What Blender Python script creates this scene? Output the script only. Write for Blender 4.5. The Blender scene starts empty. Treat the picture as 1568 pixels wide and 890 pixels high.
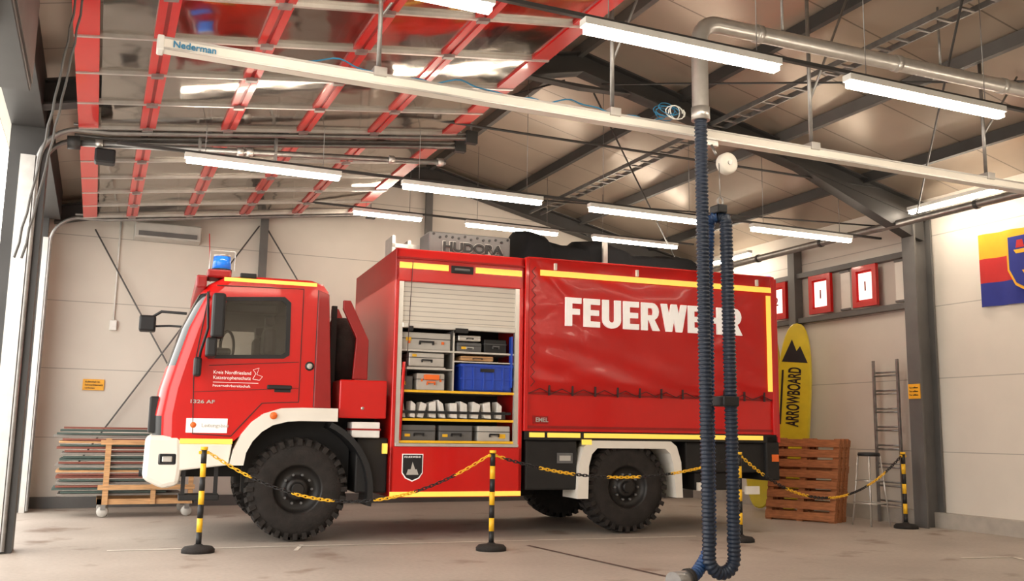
import bpy, bmesh, math, random
from mathutils import Vector, Matrix, noise
random.seed(7)
scn=bpy.context.scene
try:
    scn.view_settings.view_transform='Standard'
except Exception: pass
COL=scn.collection
# ---------------------------------------------------------------- materials
def mat(name,c,rough=.5,metal=0.,var=.06,scale=6.,emit=None,es=0.,coat=0.,bump=0.,bscale=40.,spec=None,stretch=None):
    m=bpy.data.materials.new(name);m.use_nodes=True;nt=m.node_tree;N=nt.nodes;L=nt.links
    b=N['Principled BSDF'];b.inputs['Roughness'].default_value=rough;b.inputs['Metallic'].default_value=metal
    if coat: b.inputs['Coat Weight'].default_value=coat;b.inputs['Coat Roughness'].default_value=.06
    if spec is not None: b.inputs['Specular IOR Level'].default_value=spec
    tc=N.new('ShaderNodeTexCoord');mp=N.new('ShaderNodeMapping');L.new(tc.outputs['Object'],mp.inputs[0])
    if stretch: mp.inputs['Scale'].default_value=stretch
    nz=N.new('ShaderNodeTexNoise');nz.inputs['Scale'].default_value=scale;nz.inputs['Detail'].default_value=4
    L.new(mp.outputs[0],nz.inputs['Vector'])
    r=N.new('ShaderNodeValToRGB');L.new(nz.outputs['Fac'],r.inputs[0])
    r.color_ramp.elements[0].position=.3;r.color_ramp.elements[1].position=.7
    r.color_ramp.elements[0].color=tuple(max(0,x*(1-var)) for x in c)+(1,)
    r.color_ramp.elements[1].color=tuple(min(1,x*(1+var)) for x in c)+(1,)
    L.new(r.outputs[0],b.inputs['Base Color'])
    if emit: b.inputs['Emission Color'].default_value=emit+(1,);b.inputs['Emission Strength'].default_value=es
    if bump:
        n2=N.new('ShaderNodeTexNoise');n2.inputs['Scale'].default_value=bscale;L.new(mp.outputs[0],n2.inputs['Vector'])
        bp=N.new('ShaderNodeBump');bp.inputs['Strength'].default_value=bump;bp.inputs['Distance'].default_value=.02
        L.new(n2.outputs['Fac'],bp.inputs['Height']);L.new(bp.outputs[0],b.inputs['Normal'])
    return m
def seam(m,axis,period,width=.012,dark=.45,off=0.):
    nt=m.node_tree;N=nt.nodes;L=nt.links;b=N['Principled BSDF']
    tc=N.new('ShaderNodeTexCoord');sp=N.new('ShaderNodeSeparateXYZ');L.new(tc.outputs['Object'],sp.inputs[0])
    d=N.new('ShaderNodeMath');d.operation='MULTIPLY_ADD';d.inputs[1].default_value=1/period;d.inputs[2].default_value=50+off;L.new(sp.outputs[axis],d.inputs[0])
    fr=N.new('ShaderNodeMath');fr.operation='FRACT';L.new(d.outputs[0],fr.inputs[0])
    lt=N.new('ShaderNodeMath');lt.operation='LESS_THAN';lt.inputs[1].default_value=width/period;L.new(fr.outputs[0],lt.inputs[0])
    mx=N.new('ShaderNodeMix');mx.data_type='RGBA';mx.blend_type='MULTIPLY'
    src=b.inputs['Base Color'].links[0].from_socket
    L.new(lt.outputs[0],mx.inputs['Factor']);L.new(src,mx.inputs['A']);mx.inputs['B'].default_value=(dark,dark,dark,1)
    L.new(mx.outputs['Result'],b.inputs['Base Color'])
    return m
RED=(.60,.005,.004)
M=dict(
 red=mat('fire_red_paint',RED,.28,0,.04,3,coat=.4),
 redd=mat('dark_red_paint',(.30,.004,.004),.4,0,.1,3,coat=.15),
 tarp=mat('red_pvc_tarpaulin',(.52,.006,.005),.30,0,.06,2,bump=.12,bscale=6,coat=.15),
 cream=mat('cream_white_paint',(.84,.80,.72),.35,0,.04,3),
 white=mat('white_plastic',(.85,.84,.80),.4),
 glass=mat('dark_tinted_glass',(.02,.022,.025),.05,0,.1,3,spec=.8),
 black=mat('black_plastic',(.009,.009,.010),.5),
 cover=mat('black_tarp_cover',(.006,.006,.007),.8,spec=.12),
 rubber=mat('tyre_rubber',(.017,.013,.011),.85,0,.35,9,bump=.3),
 chas=mat('chassis_black',(.010,.009,.009),.65,0,.3,5),
 rim=mat('rim_dark_steel',(.016,.014,.013),.45,.2,.2,8),
 yel=mat('reflective_yellow',(.95,.66,.10),.3,0,.05,60,emit=(1,.62,.10),es=.6),  # emission imitates flash light thrown back by the strips
 yelp=mat('yellow_plastic',(.90,.52,.02),.4),
 alu=mat('aluminium',(.60,.58,.55),.33,.7,.08,10),
 steelg=mat('galvanised_steel',(.32,.31,.30),.38,.75,.15,12),
 beam=mat('painted_grey_steel',(.055,.053,.052),.5,.2,.12,3),
 beamL=mat('mid_grey_steel',(.14,.135,.13),.5,.2,.1,3),
 blue=mat('blue_crate_plastic',(.02,.07,.48),.35),
 hose=mat('dark_blue_hose',(.006,.015,.034),.42,0,.15,10),
 hoseL=mat('light_blue_hose',(.012,.05,.15),.42,0,.15,10),
 beacon=mat('blue_beacon',(.02,.18,.75),.12,0,.1,8,emit=(.05,.3,1),es=.25),
 wood=mat('pine_wood',(.55,.31,.14),.6,0,.25,5,stretch=(1,1,12)),
 pal=mat('pallet_wood',(.38,.14,.05),.7,0,.3,7,stretch=(1,6,6)),
 org=mat('orange_plastic',(.85,.16,.02),.4),
 grey=mat('light_grey_case',(.50,.48,.44),.4),
 greyd=mat('mid_grey_crate',(.12,.12,.12),.5),
 shut=seam(mat('roller_shutter_cream',(.68,.64,.57),.4,.1,.03,4),'Z',.055,.008,.55),
 sil=mat('sill_aluminium',(.7,.68,.64),.3,.6),
 paper=mat('white_hose_packs',(.80,.78,.74),.6,0,.08,20),
 boardy=mat('yellow_sup_board',(.74,.60,.03),.35),
 tube=mat('lit_tube',(1,1,1),.5,0,0,1,emit=(1,.86,.69),es=41.),
 signy=mat('yellow_sign',(.95,.45,.03),.45),
 cableb=mat('blue_cable',(.02,.22,.42),.4),
 flagy=mat('flag_yellow',(.85,.42,.02),.8),flagr=mat('flag_red',(.50,.02,.02),.8),flagb=mat('flag_blue',(.02,.03,.24),.8),
 teal=mat('bench_teal',(.05,.08,.07),.5), maroon=mat('bench_maroon',(.20,.06,.04),.5), matd=mat('grey_mat',(.22,.20,.18),.6),
 wall=seam(mat('cream_sandwich_panel',(.72,.665,.59),.42,0,.03,2),'Z',1.0,.012,.6),
 roof=seam(mat('beige_roof_sheet',(.45,.375,.30),.28,.35,.04,2,bump=.08,bscale=2.5),'Y',1.0,.02,.45),
 plinth=mat('plinth_concrete',(.42,.38,.33),.8,0,.1,6),
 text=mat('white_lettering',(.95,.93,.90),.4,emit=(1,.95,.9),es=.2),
 pane=mat('bright_window_pane',(.9,.88,.85),.3,emit=(1,.95,.88),es=1.0),
 rope=mat('dark_rope',(.05,.02,.02),.7),
)
def thin(name,tint,gtint,mixf,rough,bump):
    m=bpy.data.materials.new(name);m.use_nodes=True;nt=m.node_tree;nt.nodes.clear()
    o=nt.nodes.new('ShaderNodeOutputMaterial');mx=nt.nodes.new('ShaderNodeMixShader');tr=nt.nodes.new('ShaderNodeBsdfTransparent');gl=nt.nodes.new('ShaderNodeBsdfGlossy')
    tr.inputs[0].default_value=tint+(1,);gl.inputs[0].default_value=gtint+(1,);gl.inputs['Roughness'].default_value=rough
    tc=nt.nodes.new('ShaderNodeTexCoord');nz=nt.nodes.new('ShaderNodeTexNoise');nz.inputs['Scale'].default_value=1.3;bp=nt.nodes.new('ShaderNodeBump');bp.inputs['Strength'].default_value=bump;bp.inputs['Distance'].default_value=.1
    nt.links.new(tc.outputs['Object'],nz.inputs['Vector']);nt.links.new(nz.outputs['Fac'],bp.inputs['Height']);nt.links.new(bp.outputs[0],gl.inputs['Normal'])
    mx.inputs[0].default_value=mixf
    nt.links.new(tr.outputs[0],mx.inputs[1]);nt.links.new(gl.outputs[0],mx.inputs[2]);nt.links.new(mx.outputs[0],o.inputs[0]);return m
M['acryl']=thin('acrylic_pane',(.68,.65,.62),(.80,.76,.72),.45,.08,.15)
M['cglass']=thin('cab_side_glass',(.85,.86,.84),(.9,.9,.9),.12,.02,0)
m=bpy.data.materials.new('polished_concrete_floor');m.use_nodes=True;nt=m.node_tree;N=nt.nodes;L=nt.links;b=N['Principled BSDF'];b.inputs['Roughness'].default_value=.55
tc=N.new('ShaderNodeTexCoord')
def nzr(sc,p0,p1,c0,c1,det=6):
    n=N.new('ShaderNodeTexNoise');n.inputs['Scale'].default_value=sc;n.inputs['Detail'].default_value=det;L.new(tc.outputs['Object'],n.inputs['Vector'])
    r=N.new('ShaderNodeValToRGB');r.color_ramp.elements[0].position=p0;r.color_ramp.elements[1].position=p1
    r.color_ramp.elements[0].color=c0+(1,);r.color_ramp.elements[1].color=c1+(1,);L.new(n.outputs['Fac'],r.inputs[0]);return r.outputs[0]
def mul(a,bb):
    x=N.new('ShaderNodeMix');x.data_type='RGBA';x.blend_type='MULTIPLY';x.inputs['Factor'].default_value=1;L.new(a,x.inputs['A']);L.new(bb,x.inputs['B']);return x.outputs['Result']
c=mul(nzr(.7,.3,.7,(.37,.315,.27),(.48,.42,.365)),nzr(25,.3,.7,(.86,.86,.86),(1,1,1)))
c=mul(c,nzr(1.6,.28,.40,(.55,.46,.40),(1,1,1),8))
L.new(c,b.inputs['Base Color']);M['floor']=m
M['ground']=mat('outdoor_paving',(.62,.60,.56),.8,0,.08,3)
# ---------------------------------------------------------------- helpers
def link(ob,parent=None):
    COL.objects.link(ob)
    if parent is not None: ob.parent=parent
    return ob
def empty(name,loc=(0,0,0),rot=(0,0,0)):
    e=bpy.data.objects.new(name,None);e.location=loc;e.rotation_euler=rot;e.empty_display_size=.2;COL.objects.link(e);return e
def mesh(name,vs,fs,mt,parent=None,smooth=False,mats=None,idx=None):
    me=bpy.data.meshes.new(name);me.from_pydata([tuple(v) for v in vs],[],fs)
    for x in (mats or [mt]): me.materials.append(x)
    if idx:
        for p,i in zip(me.polygons,idx): p.material_index=i
    if smooth:
        for p in me.polygons: p.use_smooth=True
    bm=bmesh.new();bm.from_mesh(me);bmesh.ops.recalc_face_normals(bm,faces=bm.faces);bm.to_mesh(me);bm.free()
    return link(bpy.data.objects.new(name,me),parent)
def bevel(o,w,seg=2):
    md=o.modifiers.new('b','BEVEL');md.width=w;md.segments=seg;md.limit_method='ANGLE';md.angle_limit=.6
    return o
BF=[(0,3,2,1),(4,5,6,7),(0,1,5,4),(1,2,6,5),(2,3,7,6),(3,0,4,7)]
def boxes(name,L,mt,parent=None,bv=0):
    vs=[];fs=[]
    for (x,y,z) in L:
        k=len(vs);x0,x1=x;y0,y1=y;z0,z1=z
        vs+=[(x0,y0,z0),(x1,y0,z0),(x1,y1,z0),(x0,y1,z0),(x0,y0,z1),(x1,y0,z1),(x1,y1,z1),(x0,y1,z1)]
        fs+=[tuple(k+i for i in f) for f in BF]
    o=mesh(name,vs,fs,mt,parent)
    if bv: bevel(o,bv)
    return o
def box(name,x,y,z,mt,parent=None,bv=0): return boxes(name,[(x,y,z)],mt,parent,bv)
def prism(name,pts,y0,y1,mt,parent=None,bv=0):
    n=len(pts);v=[(p[0],y0,p[1]) for p in pts]+[(p[0],y1,p[1]) for p in pts]
    f=[tuple(range(n)),tuple(range(2*n-1,n-1,-1))]+[(i,(i+1)%n,n+(i+1)%n,n+i) for i in range(n)]
    o=mesh(name,v,f,mt,parent)
    if bv: bevel(o,bv)
    return o
def ring(name,outer,inner,y0,y1,mt,parent=None,closed=False):
    n=len(outer);v=[(p[0],y0,p[1]) for p in outer]+[(p[0],y0,p[1]) for p in inner]+[(p[0],y1,p[1]) for p in outer]+[(p[0],y1,p[1]) for p in inner]
    f=[]
    for i in range(n if closed else n-1):
        j=(i+1)%n
        f+=[(i,j,n+j,n+i),(2*n+i,3*n+i,3*n+j,2*n+j),(i,2*n+i,2*n+j,j),(n+i,n+j,3*n+j,3*n+i)]
    if not closed: f+=[(0,n,3*n,2*n),(n-1,3*n-1,4*n-1,2*n-1)]
    return mesh(name,v,f,mt,parent)
def cyl(name,a,b,r,mt,parent=None,seg=16,r2=None,smooth=True):
    a=Vector(a);b=Vector(b);d=(b-a);q=d.to_track_quat('Z','Y').to_matrix();r2=r if r2 is None else r2
    vs=[];
    for (c,rr) in ((a,r),(b,r2)):
        for i in range(seg):
            t=2*math.pi*i/seg;vs.append(c+q@Vector((math.cos(t)*rr,math.sin(t)*rr,0)))
    fs=[(i,(i+1)%seg,seg+(i+1)%seg,seg+i) for i in range(seg)]+[tuple(range(seg-1,-1,-1)),tuple(range(seg,2*seg))]
    o=mesh(name,vs,fs,mt,parent)
    if smooth:
        for p in o.data.polygons: p.use_smooth=len(p.vertices)==4
    return o
def tube(name,pts,r,mt,parent=None,res=3,smooth=True,cyclic=False):
    cu=bpy.data.curves.new(name,'CURVE');cu.dimensions='3D';cu.bevel_depth=r;cu.bevel_resolution=res;cu.use_fill_caps=True
    sp=cu.splines.new('POLY');sp.points.add(len(pts)-1)
    for p,q in zip(sp.points,pts): p.co=(*q,1)
    sp.use_cyclic_u=cyclic;cu.materials.append(mt)
    o=bpy.data.objects.new(name,cu);me=bpy.data.meshes.new_from_object(o)
    bpy.data.objects.remove(o)
    for p in me.polygons: p.use_smooth=True
    return link(bpy.data.objects.new(name,me),parent)
def text(name,s,loc,h,mt,parent=None,rot=(math.pi/2,0,0),width=None,off=0.,ext=.002,align='LEFT'):
    cu=bpy.data.curves.new(name,'FONT');cu.body=s;cu.size=h/.70;cu.offset=off;cu.extrude=ext;cu.materials.append(mt);cu.align_x=align
    o=bpy.data.objects.new(name,cu);me=bpy.data.meshes.new_from_object(o);bpy.data.objects.remove(o)
    o=link(bpy.data.objects.new(name,me),parent);o.location=loc;o.rotation_euler=rot
    if width:
        xs=[v.co.x for v in me.vertices];k=width/(max(xs)-min(xs));x0=min(xs)
        for v in me.vertices: v.co.x=(v.co.x-x0)*k
    return o
def lathe(name,prof,c,mt,parent=None,seg=48,axis='Y',mats=None,idx=None):
    vs=[];n=len(prof)
    for i in range(seg):
        t=2*math.pi*i/seg
        for r,h in prof:
            if axis=='Y': vs.append((c[0]+r*math.cos(t),c[1]+h,c[2]+r*math.sin(t)))
            elif axis=='Z': vs.append((c[0]+r*math.cos(t),c[1]+r*math.sin(t),c[2]+h))
            else: vs.append((c[0]+h,c[1]+r*math.cos(t),c[2]+r*math.sin(t)))
    fs=[];ix=[]
    for i in range(seg):
        for j in range(n-1):
            a=i*n+j;b=((i+1)%seg)*n+j;fs.append((a,b,b+1,a+1));ix.append(idx[j] if idx else 0)
    return mesh(name,vs,fs,mt,parent,True,mats,ix if idx else None)
# ---------------------------------------------------------------- room shell
XL,XR,YB,YF=-.86,10.6,15.3,-4.
XRG,ZRG=5.05,5.83
def zr(x): return ZRG-abs(x-XRG)*.231
box('floor',(XL,XR+.2),(YF,YB+.2),(-.12,0),M['floor'])
box('ground_outside',(-40,XL-.001),(-30,45),(-.14,-.012),M['ground'])
for nm,ya,yb in (('wall_back',YB,YB+.2),('wall_front',YF-.2,YF)):
    mesh(nm,[(XL,ya,0),(XR,ya,0),(XR,ya,zr(XR)+.1),(XRG,ya,ZRG+.1),(XL,ya,zr(XL)+.1),(XL,yb,0),(XR,yb,0),(XR,yb,zr(XR)+.1),(XRG,yb,ZRG+.1),(XL,yb,zr(XL)+.1)],
     [(0,1,2,3,4),(9,8,7,6,5),(0,5,6,1),(1,6,7,2),(2,7,8,3),(3,8,9,4),(4,9,5,0)],M['wall'])
box('wall_right',(XR,XR+.2),(YF,YB+.2),(0,zr(XR)+.1),M['wall'])
boxes('wall_left',[((XL-.2,XL),(YF-.2,.2),(0,4.55)),((XL-.2,XL),(5.3,5.8),(0,4.15)),((XL-.2,XL),(.2,YB),(4.15,4.55)),((XL-.2,XL),(14.72,YB+.2),(0,4.15))],M['wall'])
box('trim_1',(XL-.1,-.62),(10.12,10.40),(0,4.4),M['beam'])
box('trim_2',(XL-.1,-.66),(5.3,14.72),(4.10,4.5),M['beam'])
box('trim_3',(XL-.1,XL+.06),(14.64,14.76),(0,4.16),M['beam'])
for nm,x0,x1 in (('ceiling_left',XL-.3,XRG),('ceiling_right',XRG,XR+.3)):
    z0,z1=zr(x0),zr(x1)
    mesh(nm,[(x0,YF-.2,z0),(x1,YF-.2,z1),(x1,YB+.3,z1),(x0,YB+.3,z0),(x0,YF-.2,z0+.12),(x1,YF-.2,z1+.12),(x1,YB+.3,z1+.12),(x0,YB+.3,z0+.12)],BF,M['roof'])
box('baseboard_right',(XR-.12,XR),(YF,YB),(0,.2),M['plinth'])
box('baseboard_back',(XL,XR-.12),(YB-.06,YB),(0,.16),M['beamL'])
# ---------------------------------------------------------------- steel structure
st=empty('steel_portal_frame')
def ibeam(name,a,b,depth,wid,mt,tf=.02):
    a=Vector(a);b=Vector(b)
    for (dy0,dy1,dz0,dz1) in ((-wid/2,wid/2,-tf,0),(-wid/2,wid/2,-depth,-depth+tf),(-.01,.01,-depth,0)):
        v=[a+Vector((0,dy0,dz0)),b+Vector((0,dy0,dz0)),b+Vector((0,dy1,dz0)),a+Vector((0,dy1,dz0)),a+Vector((0,dy0,dz1)),b+Vector((0,dy0,dz1)),b+Vector((0,dy1,dz1)),a+Vector((0,dy1,dz1))]
        mesh(name,v,BF,mt,st)
for Y in (9.6,3.9,-1.8,15.15):
    w=.2
    ibeam('rafter',(XRG,Y,ZRG-.1),(XR-.1,Y,zr(XR-.1)-.1),.26,w,M['beam'])
    ibeam('rafter',(XRG,Y,ZRG-.1),(XL+.1,Y,zr(XL+.1)-.1),.26,w,M['beam'])
    prism('haunch',[(10.45,zr(10.45)-.3),(7.9,zr(7.9)-.3),(10.25,zr(10.25)-.66),(10.45,zr(10.45)-.66)],Y-.09,Y+.09,M['beam'],st)
    prism('apex_plate',[(XRG-.9,zr(XRG-.9)-.3),(XRG+.9,zr(XRG+.9)-.3),(XRG,ZRG-.55)],Y-.06,Y+.06,M['beam'],st)
    if Y<15:
        boxes('column',[((10.24,10.27),(Y-.11,Y+.11),(0,4.4)),((10.55,10.58),(Y-.11,Y+.11),(0,4.4)),((10.27,10.55),(Y-.012,Y+.012),(0,4.4))],M['beamL'],st)
for k,x in enumerate([.3,2.0,3.6,5.05,6.5,8.0,9.5]):
    z=zr(x)
    box('purlin',(x-.035,x+.035),(YF,YB),(z-.15,z-.01),M['beam'] if k%2==0 else M['beamL'],st)
z=zr(7.0)-.32
boxes('cable_tray',[((6.88,6.9),(YF,YB-.3),(z,z+.06)),((7.1,7.12),(YF,YB-.3),(z,z+.06))]+[((6.9,7.1),(yy*.25,yy*.25+.03),(z,z+.02)) for yy in range(0,58)],M['steelg'],st)
def rod(a,b,r=.012,mt='beam',nm='tie_rod',par=None): return cyl(nm,a,b,r,M[mt],par or st,8)
rod((10.3,9.6,4.1),(5.6,15.1,5.3));rod((10.3,15.1,4.1),(5.3,9.7,5.3));rod((10.2,3.9,4.3),(5.3,9.5,5.35));rod((10.2,9.4,4.2),(5.3,4,5.35))
rod((-.3,9.7,4.3),(4.9,15.1,5.4));rod((-.3,15.1,4.3),(4.9,9.7,5.4))
rod((.3,9.6,4.62),(9.9,9.6,4.62),.016)
wb=empty('back_wall_bracing')
for x in (2.28,5.05):
    box('post',(x-.06,x+.06),(YB-.14,YB-.07),(.16,zr(x)-.45),M['beamL'],wb)
rod((-.2,YB-.1,4.1),(1.9,YB-.1,.5),.012,'beamL','brace',wb);rod((-.2,YB-.1,.6),(2.2,YB-.1,4.4),.012,'beamL','brace',wb)
rod((2.3,YB-.1,4.4),(4.8,YB-.1,.6),.012,'beamL','brace',wb)
rw=empty('wall_framing')
for y in (12.25,14.9): box('post',(10.42,10.58),(y-.08,y+.08),(.2,4.3),M['beamL'],rw)
box('rail_low',(10.46,10.58),(9.72,15),(3.02,3.10),M['beamL'],rw);box('rail_up',(10.46,10.58),(9.72,15),(3.76,3.84),M['beamL'],rw)
for i,(y0,y1,num) in enumerate([(12.38,12.90,'2'),(11.33,11.82,'1'),(10.38,10.86,'1')]):
    w=empty('window_%d'%(i+1))
    boxes('frame',[((10.40,10.45),(y0,y1),(3.12,3.20)),((10.40,10.45),(y0,y1),(3.66,3.74)),((10.40,10.45),(y0,y0+.08),(3.20,3.66)),((10.40,10.45),(y1-.08,y1),(3.20,3.66)),((10.45,10.456),(y0,y1),(3.12,3.74))],M['red'],w)
    box('pane',(10.425,10.44),(y0+.11,y1-.11),(3.23,3.63),M['pane'],w)
    text('number',num,(10.42,(y0+y1)/2+.045,3.36),.14,M['redd'],w,rot=(math.pi/2,0,-math.pi/2),off=.004)
for i,(y0,y1) in enumerate([(9.75,10.10),(11.0,11.2),(13.3,14.5)]):
    w=empty('window_%d'%(i+4));box('pane',(10.50,10.54),(y0,y1),(3.12,3.74),M['cream'],w);boxes('frame',[((10.48,10.50),(y0,y1),(3.12,3.15)),((10.48,10.5),(y0,y1),(3.71,3.74))],M['beamL'],w)
s=empty('warning_sign',(0,0,0));box('plate',(-.20,.09),(YB-.03,YB-.008),(1.70,1.86),M['signy'],s)
for k in range(3): text('lettering',['Aufenthalt im','Schwenkbereich','verboten'][k],(-.17,YB-.034,1.81-k*.045),.026,M['black'],s)
s=empty('warning_sign');box('plate',(10.225,10.238),(9.50,9.70),(1.72,1.92),M['signy'],s)
for k in range(3): text('lettering','Tor oeffnen',(10.222,9.68,1.86-k*.05),.022,M['black'],s,rot=(math.pi/2,0,-math.pi/2))
s=empty('wall_heater');box('casing',(.34,1.30),(YB-.35,YB-.01),(4.0,4.24),M['grey'],s,.02);box('grille',(.40,1.24),(YB-.36,YB-.34),(4.03,4.10),M['beamL'],s)
s=empty('conduit_with_switch_box');cyl('pipe',(.15,YB-.03,2.75),(.15,YB-.03,4.3),.012,M['white'],s,8);box('switch',(.10,.2),(YB-.07,YB-.008),(2.6,2.75),M['white'],s,.01)
s=empty('door_operator_box');box('body',(XL+.0,XL+.30),(5.35,6.9),(3.42,4.08),M['beam'],s,.01);box('lid',(XL+.30,XL+.31),(5.4,6.85),(3.46,4.04),M['beamL'],s)  # dark box added as a door operator, fills the dark upper corner
# ---------------------------------------------------------------- sectional doors (open, under roof)
def door(y0,y1,nw):
    d=empty('sectional_garage_door')
    k=.127
    zt=lambda x:4.13+(x+.3)*k
    def slab(name,x0,x1,ya,yb,t0,t1,mt):
        v=[(x0,ya,zt(x0)+t0),(x1,ya,zt(x1)+t0),(x1,yb,zt(x1)+t0),(x0,yb,zt(x0)+t0),(x0,ya,zt(x0)+t1),(x1,ya,zt(x1)+t1),(x1,yb,zt(x1)+t1),(x0,yb,zt(x0)+t1)]
        mesh(name,v,BF,mt,d)
    joints=[.28,1.07,1.86,2.65]
    slab('bottom_rail',-.36,-.18,y0,y1,0,.05,M['red']);slab('top_rail',3.46,3.64,y0,y1,0,.05,M['red'])
    for j in joints:
        slab('rail',j-.075,j-.015,y0,y1,0,.05,M['red']);slab('rail',j+.015,j+.075,y0,y1,0,.05,M['red']);slab('hinge_strip',j-.015,j+.015,y0,y1,.01,.04,M['redd'])
    slab('panes',-.16,3.46,y0,y1,.02,.028,M['acryl'])
    for i in range(nw+1):
        y=y0+(y1-y0)*i/nw
        slab('mullion',-.36,3.64,y-.016,y+.016,-.012,.04,M['alu'])
        for j in joints: slab('hinge',j-.05,j+.05,y-.03,y+.03,-.03,0,M['steelg'])
    for y in (y0-.06,y1+.06):
        far=(y>14)
        xt=-.76 if far else -.70
        pts=[(xt,y,.02),(xt,y,3.73)]+[(xt+.40*(1-math.cos(t)),y,3.73+.40*math.sin(t)) for t in [i*math.pi/16 for i in range(1,8)]]+[(-.05,y,4.13),(3.9,y,zt(3.9)-.03)]
        tube('track',pts,.026,M['steelg'],d,2)
        tube('track_flange',[(p[0]-.03,p[1]+.0,p[2]+.05) for p in pts[8:]],.018,M['steelg'],d,1)
        for x in (.9,2.6,3.85): rod((x,y,zt(x)),(x,y,zr(x)-.02),.014,'steelg','hanger',d)
        box('end_bracket',(3.78,3.92),(y-.04,y+.04),(zt(3.9)-.1,zt(3.9)+.05),M['beam'],d)
        box('vertical_track_plate',(XL+.01,xt-.02),(y-.03,y+.03),(0,3.8),M['alu'],d)
    return d
door(5.9,10.02,5);door(10.52,14.5,5)
s=empty('torsion_spring_shaft');cyl('shaft',(-.42,10.27,4.03),(3.6,10.27,4.35),.032,M['steelg'],s)
for x in (-.2,1.2,1.3,2.9,3.5): 
    cyl('collar',(x,10.27,4.03+(x+.42)*.08),(x+.07,10.27,4.03+(x+.49)*.08),.048,M['alu'],s)
cyl('drum',(-.46,10.27,4.03),(-.34,10.27,4.04),.07,M['beam'],s);box('drive_unit',(-.2,-.0),(10.2,10.36),(3.85,4.0),M['black'],s,.02)
for x in (.8,1.6): box('strut',(x,x+.03),(10.24,10.3),(4.1,zr(x)-.02),M['steelg'],s)
s=empty('door_hoist_chain')
for dx in (0,.04):
    tube('chain',[(-.30+dx-.22*(i/20)**1.3+.004*math.sin(i*9),6.4,4.10-1.9*i/20) for i in range(21)],.008,M['beamL'],s,1)
# ---------------------------------------------------------------- lights
def lrow(y,z,segs,rail):
    r=empty('light_carrier_rail');box('rail',rail,(y-.018,y+.018),(z+.087,z+.115),M['beam'],r)
    for a,b in segs:
        for x in (a+.2,b-.2): cyl('suspension_wire',(x,y,z+.115),(x,y,zr(x)-.01),.004,M['steelg'],r,6)
        e=empty('fluorescent_light')
        box('housing',(a,b),(y-.045,y+.045),(z+.035,z+.085),M['white'],e)
        box('tubes',(a+.02,b-.02),(y-.035,y+.035),(z-.012,z+.034),M['tube'],e)
lrow(5.36,3.9,[(.5,2.18),(2.84,4.50),(5.16,6.87),(7.5,9.2)],(.5,10.4))
lrow(9.95,3.9,[(.65,2.28),(2.98,4.73),(5.37,7.04),(7.82,9.54)],(.0,10.1))
lrow(13.7,4.42,[(3.35,4.44),(5.17,6.81),(7.46,9.15)],(.4,9.5))
lrow(.6,4.0,[(.5,2.18),(2.84,4.50),(5.16,6.87),(7.5,9.2)],(.5,10.2))  # added row out of view, brightens the near half of the hall
for y0,y1 in ((7.95,9.42),(12.9,14.4)):
    e=empty('fluorescent_light')
    box('housing',(10.06,10.15),(y0,y1),(4.29,4.34),M['white'],e);box('tubes',(10.07,10.14),(y0+.02,y1-.02),(4.245,4.29),M['tube'],e)
s=empty('ventilation_pipe');tube('pipe',[(9.98,14.9,4.12),(9.98,9.9,4.12),(9.98,7.0,4.12)],.055,M['steelg'],s,4)
for y in (14,12.5,11,8.2): cyl('clamp',(9.98,y,4.12),(9.98,y+.05,4.12),.065,M['beam'],s)
# ---------------------------------------------------------------- exhaust extraction
YH=6.25
ex=empty('exhaust_extraction_rail')
zl=3.765
yr=6.55
box('profile',(.24,9.6),(yr-.05,yr+.05),(zl-.045,zl+.045),M['cream'],ex,.008)
boxes('profile_lip',[((.24,9.6),(yr-.056,yr-.05),(zl+.03,zl+.045)),((.24,9.6),(yr-.056,yr-.05),(zl-.045,zl-.03))],M['alu'],ex)
box('end_cap',(.20,.245),(yr-.06,yr+.06),(zl-.055,zl+.055),M['white'],ex,.01)
text('label','Nederman',(.30,yr-.058,zl-.022),.046,M['cableb'],ex,off=.001)
for x in (1.75,3.75,5.85,8.1):
    cyl('hanger',(x,yr,zl+.045),(x,yr,zr(x)-.02),.018,M['steelg'],ex,10)
    box('clamp',(x-.05,x+.05),(yr-.07,yr+.07),(zl+.02,zl+.09),M['alu'],ex,.005)
    cyl('diag',(x,yr,zl+.5),(x+.55,yr,zr(x+.55)-.02),.012,M['steelg'],ex,8)
tube('blue_cable',[(1.2+i*.05,yr-.0+.03*math.sin(i),zl+.06+.05*max(0,math.sin(i*.32))) for i in range(62)],.006,M['cableb'],ex,1)
tube('cable_coil',[(4.25+.10*math.cos(t*.5),yr-.05+.05*math.sin(t*.21),zl+.14+.05*math.sin(t*.5)+.02*math.sin(t*.13)) for t in range(50)],.004,M['cableb'],ex,1)
tube('cable_coil_white',[(4.32+(.07+.03*math.sin(t*.2))*math.cos(t*.5),yr-.08,zl+.13+.06*math.sin(t*.5)) for t in range(40)],.005,M['white'],ex,1)
dp=empty('exhaust_duct')
x0=4.42
arc=[(x0,YH,3.79),(x0,YH,4.47)]+[(x0+.17*(1-math.cos(t)),YH,4.47+.17*math.sin(t)) for t in [i*math.pi/12 for i in range(1,7)]]+[(9.4,YH,4.69)]
tube('pipe',arc,.070,M['alu'],dp,6)
for x in (5.0,6.6,8.0): cyl('joint_collar',(x,YH,4.64+(x-4.6)*.0104),(x+.06,YH,4.64+(x-4.6)*.0104),.080,M['alu'],dp)
cyl('joint_collar',(x0,YH,4.40),(x0,YH,4.44),.080,M['beam'],dp);cyl('joint_collar',(x0,YH,3.77),(x0,YH,3.88),.078,M['alu'],dp)
for x in (5.3,7.2): cyl('hanger',(x,YH,4.7),(x,YH,zr(x)),.012,M['steelg'],dp,8)
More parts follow.
